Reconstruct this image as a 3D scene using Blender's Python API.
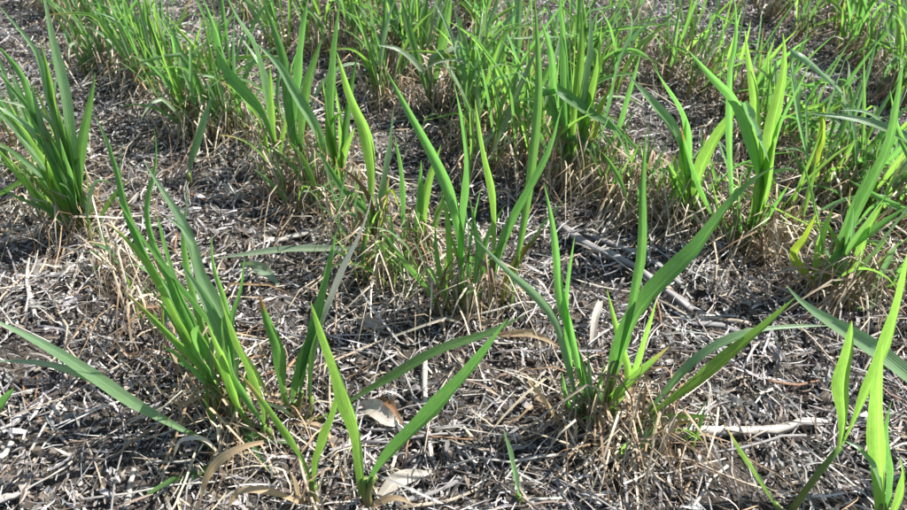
import bpy, math, random
import numpy as np

random.seed(7)
rng = np.random.default_rng(11)
for o in list(bpy.data.objects):
    bpy.data.objects.remove(o, do_unlink=True)
scene = bpy.context.scene
col = scene.collection
R = math.radians

# ------------------------------------------------------------------ camera
H = 0.42                     # phone held low over the crop (m)
PITCH = R(40)
F = 712.0                    # focal length in photo pixels (907 x 510)
cd = bpy.data.cameras.new('camera')
cam = bpy.data.objects.new('camera', cd)
col.objects.link(cam)
cam.location = (0, 0, H)
cam.rotation_euler = (R(90) - PITCH, 0, 0)
cd.sensor_width = 36
cd.lens = 36 * F / 907
cd.clip_start = 0.01
cd.clip_end = 500
cd.dof.use_dof = True
cd.dof.focus_distance = 0.52
cd.dof.aperture_fstop = 16
scene.camera = cam

# ------------------------------------------------------------------ light
SUN_EL, SUN_AZ = R(50), R(66)          # azimuth measured from +Y (view direction) towards +X
w = bpy.data.worlds.new('World')
scene.world = w
w.use_nodes = True
nt = w.node_tree
sky = nt.nodes.new('ShaderNodeTexSky')
sky.sky_type = 'NISHITA'
sky.sun_disc = False
sky.sun_elevation = SUN_EL
sky.sun_rotation = SUN_AZ
nt.links.new(sky.outputs[0], nt.nodes['Background'].inputs[0])
nt.nodes['Background'].inputs[1].default_value = 0.085
sd = bpy.data.lights.new('sun', 'SUN')
sd.energy = 5.0
sd.angle = R(0.5)
sd.color = (1.0, 0.97, 0.935)
sun = bpy.data.objects.new('sun', sd)
col.objects.link(sun)
sdir = np.array([math.sin(SUN_AZ) * math.cos(SUN_EL), math.cos(SUN_AZ) * math.cos(SUN_EL), math.sin(SUN_EL)])
import mathutils
sun.rotation_euler = mathutils.Vector(sdir).to_track_quat('Z', 'Y').to_euler()
sun.location = (2, 2, 3)
scene.view_settings.view_transform = 'Standard'
scene.view_settings.look = 'None'
scene.view_settings.gamma = 1
scene.view_settings.exposure = 1.0
scene.view_settings.use_curve_mapping = False

# ------------------------------------------------------------------ pixel -> place
FW = np.array([0, math.cos(PITCH), -math.sin(PITCH)])
UP = np.array([0, math.sin(PITCH), math.cos(PITCH)])
RT = np.array([1.0, 0, 0])
CAM = np.array([0, 0, H])
def ray(u, v):
    return RT * ((u - 453.5) / F) + UP * ((255 - v) / F) + FW
def on_z(u, v, z=0.0):
    d = ray(u, v)
    t = (z - H) / d[2]
    return CAM + d * t
def on_y(u, v, y):
    d = ray(u, v)
    return CAM + d * (y / d[1])
def depth(p):
    return float(np.dot(p - CAM, FW))

# ------------------------------------------------------------------ ground relief
_tab = np.random.default_rng(3).random((256, 256))
def vnoise(x, y):
    xi = np.floor(x).astype(int); yi = np.floor(y).astype(int)
    fx = x - xi; fy = y - yi
    fx = fx * fx * (3 - 2 * fx); fy = fy * fy * (3 - 2 * fy)
    a = _tab[xi & 255, yi & 255]; b = _tab[(xi + 1) & 255, yi & 255]
    c = _tab[xi & 255, (yi + 1) & 255]; d = _tab[(xi + 1) & 255, (yi + 1) & 255]
    return (a * (1 - fx) + b * fx) * (1 - fy) + (c * (1 - fx) + d * fx) * fy
def gz(x, y):
    x = np.asarray(x, float); y = np.asarray(y, float)
    h = (vnoise(x * 7 + 31, y * 7 + 5) - .5) * .014
    h = h + (vnoise(x * 19 + 3, y * 19 + 50) - .5) * .012
    h = h + (vnoise(x * 55 + 13, y * 55 + 8) - .5) * .007
    return h

# ------------------------------------------------------------------ materials
def newmat(name):
    m = bpy.data.materials.new(name)
    m.use_nodes = True
    m.node_tree.nodes.clear()
    return m, m.node_tree.nodes, m.node_tree.links

def leaf_mat(name, base, trans, tip=None, tmix=.5, rough=.42, vein=.25, tipstart=.8, spec=.6):
    m, N, L = newmat(name)
    out = N.new('ShaderNodeOutputMaterial')
    uv = N.new('ShaderNodeUVMap')
    sep = N.new('ShaderNodeSeparateXYZ'); L.new(uv.outputs[0], sep.inputs[0])
    oi = N.new('ShaderNodeObjectInfo')
    # parallel veins across the blade
    wv = N.new('ShaderNodeMath'); wv.operation = 'MULTIPLY'; L.new(sep.outputs[0], wv.inputs[0]); wv.inputs[1].default_value = 60.0
    sn = N.new('ShaderNodeMath'); sn.operation = 'SINE'; L.new(wv.outputs[0], sn.inputs[0])
    # pale midrib
    mr = N.new('ShaderNodeMath'); mr.operation = 'SUBTRACT'; L.new(sep.outputs[0], mr.inputs[0]); mr.inputs[1].default_value = .5
    ma = N.new('ShaderNodeMath'); ma.operation = 'ABSOLUTE'; L.new(mr.outputs[0], ma.inputs[0])
    rib = N.new('ShaderNodeMapRange'); L.new(ma.outputs[0], rib.inputs['Value']); rib.inputs['From Min'].default_value = .02; rib.inputs['From Max'].default_value = .07
    rib.inputs['To Min'].default_value = .35; rib.inputs['To Max'].default_value = 0
    # mottling, stretched along the blade
    mp = N.new('ShaderNodeMapping'); mp.inputs['Scale'].default_value = (9, 26, 1); L.new(uv.outputs[0], mp.inputs[0])
    ad = N.new('ShaderNodeVectorMath'); ad.operation = 'ADD'; L.new(mp.outputs[0], ad.inputs[0])
    sc = N.new('ShaderNodeMath'); sc.operation = 'MULTIPLY'; L.new(oi.outputs['Random'], sc.inputs[0]); sc.inputs[1].default_value = 90
    cx = N.new('ShaderNodeCombineXYZ'); L.new(sc.outputs[0], cx.inputs[0]); L.new(sc.outputs[0], cx.inputs[2])
    L.new(cx.outputs[0], ad.inputs[1])
    no = N.new('ShaderNodeTexNoise'); no.inputs['Scale'].default_value = 1; no.inputs['Detail'].default_value = 4
    L.new(ad.outputs[0], no.inputs['Vector'])
    # brightness factor = 1 + vein*sin*.3 + (noise-.5)*.6 + (rand-.5)*.35
    a = N.new('ShaderNodeMath'); a.operation = 'MULTIPLY_ADD'; L.new(sn.outputs[0], a.inputs[0]); a.inputs[1].default_value = vein * .4; a.inputs[2].default_value = .5
    b = N.new('ShaderNodeMath'); b.operation = 'MULTIPLY_ADD'; L.new(no.outputs[0], b.inputs[0]); b.inputs[1].default_value = .6
    a2 = N.new('ShaderNodeMath'); a2.operation = 'ADD'; L.new(a.outputs[0], a2.inputs[0]); L.new(rib.outputs[0], a2.inputs[1]); L.new(a2.outputs[0], b.inputs[2])
    c = N.new('ShaderNodeMath'); c.operation = 'MULTIPLY_ADD'; L.new(oi.outputs['Random'], c.inputs[0]); c.inputs[1].default_value = .4; L.new(b.outputs[0], c.inputs[2])
    def tinted(rgb):
        rc = N.new('ShaderNodeRGB'); rc.outputs[0].default_value = (*rgb, 1)
        v = N.new('ShaderNodeVectorMath'); v.operation = 'SCALE'
        L.new(rc.outputs[0], v.inputs[0]); L.new(c.outputs[0], v.inputs['Scale'])
        o = v.outputs[0]
        bl = N.new('ShaderNodeMapRange'); bl.inputs['From Min'].default_value = .60; bl.inputs['From Max'].default_value = .70; bl.inputs['To Max'].default_value = .55
        L.new(no.outputs[0], bl.inputs['Value'])
        mb = N.new('ShaderNodeMix'); mb.data_type = 'RGBA'; L.new(bl.outputs[0], mb.inputs[0]); L.new(o, mb.inputs[6])
        mb.inputs[7].default_value = (.36, .36, .14, 1) if rgb[1] > rgb[0] else (rgb[0] * .45, rgb[1] * .4, rgb[2] * .35, 1)
        o = mb.outputs[2]
        if tip:
            rp = N.new('ShaderNodeMapRange'); rp.inputs['From Min'].default_value = tipstart; rp.inputs['From Max'].default_value = min(1, tipstart + .15)
            nn = N.new('ShaderNodeMath'); nn.operation = 'MULTIPLY_ADD'; L.new(no.outputs[0], nn.inputs[0]); nn.inputs[1].default_value = .12
            L.new(sep.outputs[1], nn.inputs[2]); L.new(nn.outputs[0], rp.inputs['Value'])
            mx = N.new('ShaderNodeMix'); mx.data_type = 'RGBA'
            L.new(rp.outputs[0], mx.inputs[0]); L.new(o, mx.inputs[6]); mx.inputs[7].default_value = (*tip, 1)
            o = mx.outputs[2]
        return o
    p = N.new('ShaderNodeBsdfPrincipled')
    L.new(tinted(base), p.inputs['Base Color'])
    p.inputs['Roughness'].default_value = rough
    p.inputs['Specular IOR Level'].default_value = spec
    bp = N.new('ShaderNodeBump'); bp.inputs['Strength'].default_value = min(.35, vein * 1.2) if vein > .15 else .03; bp.inputs['Distance'].default_value = .0005
    L.new(sn.outputs[0], bp.inputs['Height']); L.new(bp.outputs[0], p.inputs['Normal'])
    t = N.new('ShaderNodeBsdfTranslucent'); L.new(tinted(trans), t.inputs[0])
    ms = N.new('ShaderNodeMixShader'); ms.inputs[0].default_value = tmix
    L.new(p.outputs[0], ms.inputs[1]); L.new(t.outputs[0], ms.inputs[2])
    L.new(ms.outputs[0], out.inputs[0])
    return m

M = {}
M['green'] = leaf_mat('leaf_green', (.095, .20, .07), (.22, .53, .10), tmix=.52)
M['blue'] = leaf_mat('leaf_glaucous', (.20, .32, .155), (.21, .47, .14), tmix=.4, rough=.3, spec=1.0)
M['dark'] = leaf_mat('leaf_dark', (.11, .21, .075), (.24, .52, .09), tmix=.48)
M['lime'] = leaf_mat('leaf_lime', (.12, .22, .05), (.33, .62, .09), tmix=.57)
M['yellow'] = leaf_mat('leaf_yellowing', (.16, .25, .04), (.44, .62, .05), tmix=.5)
M['ytip'] = leaf_mat('leaf_yellow_tip', (.10, .19, .05), (.28, .54, .08), tip=(.50, .42, .12), tipstart=.82)
M['btip'] = leaf_mat('leaf_brown_tip', (.09, .19, .065), (.22, .52, .09), tip=(.42, .20, .06), tipstart=.93)
M['pale'] = leaf_mat('leaf_pale', (.27, .35, .22), (.24, .42, .14), tmix=.33, rough=.33, spec=.9)
M['ptip'] = leaf_mat('leaf_pale_half', (.07, .15, .045), (.14, .38, .05), tip=(.55, .56, .46), tipstart=.5, tmix=.4)
M['tan'] = leaf_mat('dry_tan', (.56, .42, .25), (.62, .44, .23), tmix=.42, rough=.6, vein=.4)
M['white'] = leaf_mat('dry_white', (.50, .45, .37), (.42, .36, .26), tmix=.25, rough=.6, vein=.05)
M['brown'] = leaf_mat('dry_brown', (.25, .13, .06), (.25, .13, .05), tmix=.25, rough=.65, vein=.4)
M['olive'] = leaf_mat('leaf_olive', (.14, .14, .035), (.30, .30, .05), tip=(.33, .20, .05), tipstart=.6, tmix=.45)

def stem_mat(name, low, high):
    m, N, L = newmat(name)
    out = N.new('ShaderNodeOutputMaterial')
    uv = N.new('ShaderNodeUVMap'); sep = N.new('ShaderNodeSeparateXYZ'); L.new(uv.outputs[0], sep.inputs[0])
    no = N.new('ShaderNodeTexNoise'); no.inputs['Scale'].default_value = 120; no.inputs['Detail'].default_value = 3
    tc = N.new('ShaderNodeTexCoord'); L.new(tc.outputs['Object'], no.inputs['Vector'])
    a = N.new('ShaderNodeMath'); a.operation = 'MULTIPLY_ADD'; L.new(no.outputs[0], a.inputs[0]); a.inputs[1].default_value = .7
    s = N.new('ShaderNodeMath'); s.operation = 'SUBTRACT'; L.new(sep.outputs[1], s.inputs[0]); s.inputs[1].default_value = .35
    L.new(s.outputs[0], a.inputs[2])
    mx = N.new('ShaderNodeMix'); mx.data_type = 'RGBA'; L.new(a.outputs[0], mx.inputs[0])
    mx.inputs[6].default_value = (*low, 1); mx.inputs[7].default_value = (*high, 1)
    p = N.new('ShaderNodeBsdfPrincipled'); L.new(mx.outputs[2], p.inputs['Base Color']); p.inputs['Roughness'].default_value = .45
    t = N.new('ShaderNodeBsdfTranslucent'); L.new(mx.outputs[2], t.inputs[0])
    ms = N.new('ShaderNodeMixShader'); ms.inputs[0].default_value = .25
    L.new(p.outputs[0], ms.inputs[1]); L.new(t.outputs[0], ms.inputs[2]); L.new(ms.outputs[0], out.inputs[0])
    return m
M['gstem'] = stem_mat('stem_green', (.16, .20, .05), (.15, .27, .05))
M['stem'] = stem_mat('stem', (.34, .25, .12), (.17, .26, .05))

def attr_mat(name, rough=.6, spec=.4, trans=.0, noise=420, amt=.7):
    m, N, L = newmat(name)
    out = N.new('ShaderNodeOutputMaterial')
    at = N.new('ShaderNodeAttribute'); at.attribute_name = 'col'
    tc = N.new('ShaderNodeTexCoord')
    no = N.new('ShaderNodeTexNoise'); no.inputs['Scale'].default_value = noise; no.inputs['Detail'].default_value = 3
    L.new(tc.outputs['Object'], no.inputs['Vector'])
    a = N.new('ShaderNodeMath'); a.operation = 'MULTIPLY_ADD'; L.new(no.outputs[0], a.inputs[0]); a.inputs[1].default_value = amt; a.inputs[2].default_value = 1 - amt / 2
    v = N.new('ShaderNodeVectorMath'); v.operation = 'SCALE'; L.new(at.outputs['Color'], v.inputs[0]); L.new(a.outputs[0], v.inputs['Scale'])
    p = N.new('ShaderNodeBsdfPrincipled'); L.new(v.outputs[0], p.inputs['Base Color'])
    p.inputs['Roughness'].default_value = rough; p.inputs['Specular IOR Level'].default_value = spec
    L.new(p.outputs[0], out.inputs[0])
    return m
M['litter'] = attr_mat('litter', .55, .45)
M['crumb'] = attr_mat('soil_crumb', .9, .2)

def straw_mat(name, c1, c2, rough=.5):
    m, N, L = newmat(name)
    out = N.new('ShaderNodeOutputMaterial')
    tc = N.new('ShaderNodeTexCoord'); uv = N.new('ShaderNodeUVMap')
    mp = N.new('ShaderNodeMapping'); mp.inputs['Scale'].default_value = (7, 3, 1); L.new(uv.outputs[0], mp.inputs[0])
    oi = N.new('ShaderNodeObjectInfo')
    sc = N.new('ShaderNodeMath'); sc.operation = 'MULTIPLY'; L.new(oi.outputs['Random'], sc.inputs[0]); sc.inputs[1].default_value = 50
    cx = N.new('ShaderNodeCombineXYZ'); L.new(sc.outputs[0], cx.inputs[2])
    ad = N.new('ShaderNodeVectorMath'); L.new(mp.outputs[0], ad.inputs[0]); L.new(cx.outputs[0], ad.inputs[1])
    no = N.new('ShaderNodeTexNoise'); no.inputs['Scale'].default_value = 2; no.inputs['Detail'].default_value = 6; no.inputs['Roughness'].default_value = .7
    L.new(ad.outputs[0], no.inputs['Vector'])
    rp = N.new('ShaderNodeMapRange'); L.new(no.outputs[0], rp.inputs['Value']); rp.inputs['From Min'].default_value = .35; rp.inputs['From Max'].default_value = .65
    mx = N.new('ShaderNodeMix'); mx.data_type = 'RGBA'; L.new(rp.outputs[0], mx.inputs[0])
    mx.inputs[6].default_value = (*c1, 1); mx.inputs[7].default_value = (*c2, 1)
    p = N.new('ShaderNodeBsdfPrincipled'); L.new(mx.outputs[2], p.inputs['Base Color']); p.inputs['Roughness'].default_value = rough
    bp = N.new('ShaderNodeBump'); bp.inputs['Strength'].default_value = .5; bp.inputs['Distance'].default_value = .0008
    L.new(no.outputs[0], bp.inputs['Height']); L.new(bp.outputs[0], p.inputs['Normal'])
    L.new(p.outputs[0], out.inputs[0])
    return m
M['s_white'] = straw_mat('straw_white', (.56, .52, .45), (.34, .31, .26))
M['s_grey'] = straw_mat('straw_grey', (.33, .31, .29), (.16, .15, .14))
M['s_tan'] = straw_mat('straw_tan', (.50, .42, .31), (.32, .25, .17))
M['s_dark'] = straw_mat('straw_dark', (.15, .12, .10), (.07, .055, .045), .7)
M['s_brown'] = straw_mat('straw_brown', (.34, .19, .10), (.2, .11, .06), .6)

def soil_mat():
    m, N, L = newmat('soil')
    out = N.new('ShaderNodeOutputMaterial')
    tc = N.new('ShaderNodeTexCoord')
    n1 = N.new('ShaderNodeTexNoise'); n1.inputs['Scale'].default_value = 60; n1.inputs['Detail'].default_value = 8; n1.inputs['Roughness'].default_value = .7
    L.new(tc.outputs['Object'], n1.inputs['Vector'])
    n2 = N.new('ShaderNodeTexNoise'); n2.inputs['Scale'].default_value = 500; n2.inputs['Detail'].default_value = 4
    L.new(tc.outputs['Object'], n2.inputs['Vector'])
    rp = N.new('ShaderNodeValToRGB')
    rp.color_ramp.elements[0].position = .3; rp.color_ramp.elements[0].color = (.03, .025, .021, 1)
    rp.color_ramp.elements[1].position = .72; rp.color_ramp.elements[1].color = (.11, .092, .076, 1)
    L.new(n1.outputs[0], rp.inputs[0])
    # pale specks of chaff too small to build
    gt = N.new('ShaderNodeMapRange'); gt.inputs['From Min'].default_value = .58; gt.inputs['From Max'].default_value = .66; L.new(n2.outputs[0], gt.inputs['Value'])
    mx = N.new('ShaderNodeMix'); mx.data_type = 'RGBA'; L.new(gt.outputs[0], mx.inputs[0]); L.new(rp.outputs[0], mx.inputs[6]); mx.inputs[7].default_value = (.26, .24, .215, 1)
    p = N.new('ShaderNodeBsdfPrincipled'); L.new(mx.outputs[2], p.inputs['Base Color']); p.inputs['Roughness'].default_value = .95
    p.inputs['Specular IOR Level'].default_value = .15
    bp = N.new('ShaderNodeBump'); bp.inputs['Strength'].default_value = .9; bp.inputs['Distance'].default_value = .004
    L.new(n1.outputs[0], bp.inputs['Height'])
    b2 = N.new('ShaderNodeBump'); b2.inputs['Strength'].default_value = .6; b2.inputs['Distance'].default_value = .0012
    L.new(n2.outputs[0], b2.inputs['Height']); L.new(bp.outputs[0], b2.inputs['Normal']); L.new(b2.outputs[0], p.inputs['Normal'])
    L.new(p.outputs[0], out.inputs[0])
    return m
M['soil'] = soil_mat()

# ------------------------------------------------------------------ mesh helpers
def mesh_np(name, V, Q, mat, colr=None, uv=None, smooth=True):
    """V (n,3), Q (m,4) quads"""
    me = bpy.data.meshes.new(name)
    V = np.asarray(V, np.float32); Q = np.asarray(Q, np.int32)
    k = Q.shape[1]
    me.vertices.add(len(V)); me.vertices.foreach_set('co', V.ravel())
    me.loops.add(Q.size); me.loops.foreach_set('vertex_index', Q.ravel())
    me.polygons.add(len(Q))
    me.polygons.foreach_set('loop_start', np.arange(0, Q.size, k, dtype=np.int32))
    me.polygons.foreach_set('loop_total', np.full(len(Q), k, np.int32))
    me.polygons.foreach_set('use_smooth', np.full(len(Q), smooth, bool))
    me.update(calc_edges=True)
    if uv is not None:
        l = me.uv_layers.new(name='UVMap')
        l.data.foreach_set('uv', np.asarray(uv, np.float32)[Q.ravel()].ravel())
    if colr is not None:
        a = me.color_attributes.new('col', 'FLOAT_COLOR', 'POINT')
        c = np.ones((len(V), 4), np.float32); c[:, :3] = colr
        a.data.foreach_set('color', c.ravel())
    me.materials.append(mat)
    return me

def link(name, me, parent=None):
    o = bpy.data.objects.new(name, me)
    col.objects.link(o)
    if parent is not None:
        o.parent = parent
    return o
def tag(o, label=None, cat=None, group=None, kind=None):
    if label: o['label'] = label
    if cat: o['category'] = cat
    if group: o['group'] = group
    if kind: o['kind'] = kind
    return o
def empty(name, loc):
    o = bpy.data.objects.new(name, None)
    o.empty_display_size = .01
    o.location = loc
    col.objects.link(o)
    return o

def smooth_path(P, n):
    P = np.asarray(P, float)
    d = np.r_[0, np.cumsum(np.linalg.norm(np.diff(P, axis=0), axis=1))]
    d /= d[-1]
    E = np.vstack([2 * P[0] - P[1], P, 2 * P[-1] - P[-2]])
    out = []
    for t in np.linspace(0, 1, n):
        i = min(max(np.searchsorted(d, t) - 1, 0), len(P) - 2)
        f = (t - d[i]) / max(d[i + 1] - d[i], 1e-9)
        a, b, c, e = E[i], E[i + 1], E[i + 2], E[i + 3]
        out.append(.5 * ((2 * b) + (-a + c) * f + (2 * a - 5 * b + 4 * c - e) * f * f + (-a + 3 * b - 3 * c + e) * f ** 3))
    return np.array(out)

XS = np.array([-1, -.55, 0, .55, 1.])
def blade(P, wid, ref, roll=(0, 0), fold=.35, base=.55, peak=.35, tipw=.04, segs=16, wave=.0, seed=0, seen=False):
    """leaf blade along P; ref = function(points)->reference vectors the blade faces"""
    n = segs + 1
    C = smooth_path(P, n)
    T = np.gradient(C, axis=0); T /= np.linalg.norm(T, axis=1)[:, None] + 1e-12
    V = ref(C)
    W = np.cross(T, V)
    ln = np.linalg.norm(W, axis=1)[:, None]
    W = W / np.maximum(ln, 1e-6)
    # keep the frame from flipping along the blade
    for i in range(1, n):
        if np.dot(W[i], W[i - 1]) < 0: W[i] = -W[i]
    Nn = np.cross(W, T)
    t = np.linspace(0, 1, n)
    ph = np.radians(roll[0] + (roll[1] - roll[0]) * t)[:, None]
    W2 = W * np.cos(ph) + Nn * np.sin(ph)
    N2 = -W * np.sin(ph) + Nn * np.cos(ph)
    if seen:      # the width was read off the photo, where a turned blade looks narrower than it is
        vd = np.cross(T, (CAM - C) / np.linalg.norm(CAM - C, axis=1)[:, None]); vd /= np.linalg.norm(vd, axis=1)[:, None] + 1e-9
        pr = float(np.mean(np.abs((W2 * vd).sum(1))[2:-3]))
        wid = wid * .95 * min(1.5, 1 / max(pr, .3))
    up = np.clip(t / peak, 0, 1); dn = np.clip((t - peak) / (1 - peak), 0, 1)
    prof = (base + (1 - base) * (.5 - .5 * np.cos(up * math.pi)) ** .8) * (1 - dn ** 1.7) ** .9
    prof = np.maximum(prof, tipw)
    hw = wid / 2 * prof
    fd = fold * (1 + 1.2 * (1 - t) ** 3)
    fl = np.minimum(fd, 1.4)
    verts = []; uvs = []
    rs = np.random.RandomState(seed & 0xffff)
    p1, p2, f1 = rs.rand() * 6, rs.rand() * 6, 14 + rs.rand() * 10
    for i in range(n):
        for x in XS:
            wv = wave * hw[i] * math.sin(f1 * t[i] + (p1 if x < 0 else p2)) * x * x
            verts.append(C[i] + W2[i] * (hw[i] * x * math.cos(fl[i])) + N2[i] * (hw[i] * abs(x) * math.sin(fl[i]) + wv))
            uvs.append((x * .5 + .5, t[i]))
    q = []
    for i in range(n - 1):
        for j in range(4):
            a = i * 5 + j
            q.append((a, a + 1, a + 6, a + 5))
    return np.array(verts), np.array(q), np.array(uvs)

def tube(P, r0, r1, sides=6, segs=6, flat=1.0):
    n = segs + 1
    C = smooth_path(P, n)
    T = np.gradient(C, axis=0); T /= np.linalg.norm(T, axis=1)[:, None] + 1e-12
    ref = np.array([.3, -.2, .93]) if abs(T[0][2]) < .8 else np.array([1., .2, 0])
    A = np.cross(T, ref); A /= np.linalg.norm(A, axis=1)[:, None]
    B = np.cross(T, A)
    V = []; U = []
    for i in range(n):
        r = r0 + (r1 - r0) * i / segs
        for k in range(sides):
            an = 2 * math.pi * k / sides
            V.append(C[i] + A[i] * r * math.cos(an) + B[i] * r * flat * math.sin(an)); U.append((k / sides, i / segs))
    Q = [(i * sides + k, i * sides + (k + 1) % sides, (i + 1) * sides + (k + 1) % sides, (i + 1) * sides + k) for i in range(segs) for k in range(sides)]
    for e in (0, segs):                         # end caps
        o = e * sides
        ids = [o + k for k in range(sides)]
        if e == 0: ids = ids[::-1]
        for k in range(1, sides - 1, 2):
            Q.append((ids[0], ids[k], ids[k + 1], ids[min(k + 2, sides - 1)] if k + 2 < sides else ids[0]))
    Q = [q for q in Q if len(set(q)) == 4]
    return np.array(V), np.array(Q), np.array(U)

def facing(k, sx=0.):
    # blade faces: part towards the viewer's side, part up to the sky
    def f(C):
        d = (CAM - C) / np.linalg.norm(CAM - C, axis=1)[:, None]
        d = d * (1 - k) + np.array([0.1, 0.1, 1.0]) * k + np.array([sx, 0, 0])
        return d / np.linalg.norm(d, axis=1)[:, None]
    return f
SIDE = {'blue': .42, 'pale': .4, 'ptip': -.5, 'green': -.5, 'dark': -.4, 'lime': -.55, 'tan': .3, 'white': .3}
toward_cam = facing(0)
SKYWARD = {'blue': .55, 'pale': .85, 'ptip': .7, 'green': .3, 'dark': .2, 'ytip': .4, 'btip': .35, 'tan': .5, 'white': .5}

# ------------------------------------------------------------------ ground
def axis(lo, hi, step, far):
    a = list(np.arange(lo, hi + 1e-6, step))
    s = step; x = a[-1]
    while x < far: s *= 1.35; x += s; a.append(x)
    s = step; x = a[0]
    while x > -far: s *= 1.35; x -= s; a.insert(0, x)
    return np.array(a)
gx, gy = axis(-1.3, 1.3, .0125, 120), axis(-.1, 2.2, .0125, 120)
GX, GY = np.meshgrid(gx, gy)
GV = np.stack([GX.ravel(), GY.ravel(), gz(GX.ravel(), GY.ravel())], 1)
nx = len(gx)
ii = (np.arange(len(gy) - 1)[:, None] * nx + np.arange(nx - 1)[None]).ravel()
tag(link('ground', mesh_np('ground', GV, np.stack([ii, ii + 1, ii + nx + 1, ii + nx], 1), M['soil'])),
    'dark crumbly field soil under the straw litter', 'soil', kind='structure')

# crop rows on the ground, from pixels of the photo
ROWS = {
    'left': [(0, 110), (95, 240), (232, 418), (312, 503)],
    'middle': [(20, -20), (120, 55), (195, 108), (285, 172), (374, 245), (470, 316), (585, 428)],
    'tufts': [(330, 5), (420, 75), (480, 125), (565, 185), (690, 228), (740, 247), (825, 295), (930, 345)],
    'right': [(560, -25), (640, 45), (700, 95), (770, 145), (840, 190), (925, 240)],
    'far': [(745, -15), (830, 45), (890, 85), (960, 125)],
}
ROWXY = {k: np.array([on_z(*p)[:2] for p in v]) for k, v in ROWS.items()}
def row_dist(x, y):
    best = np.full(np.shape(x), 9.)
    for k, P in ROWXY.items():
        for a, b in zip(P[:-1], P[1:]):
            ab = b - a
            t = np.clip(((x - a[0]) * ab[0] + (y - a[1]) * ab[1]) / (ab @ ab), 0, 1)
            best = np.minimum(best, np.hypot(x - a[0] - t * ab[0], y - a[1] - t * ab[1]))
    return best

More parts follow.
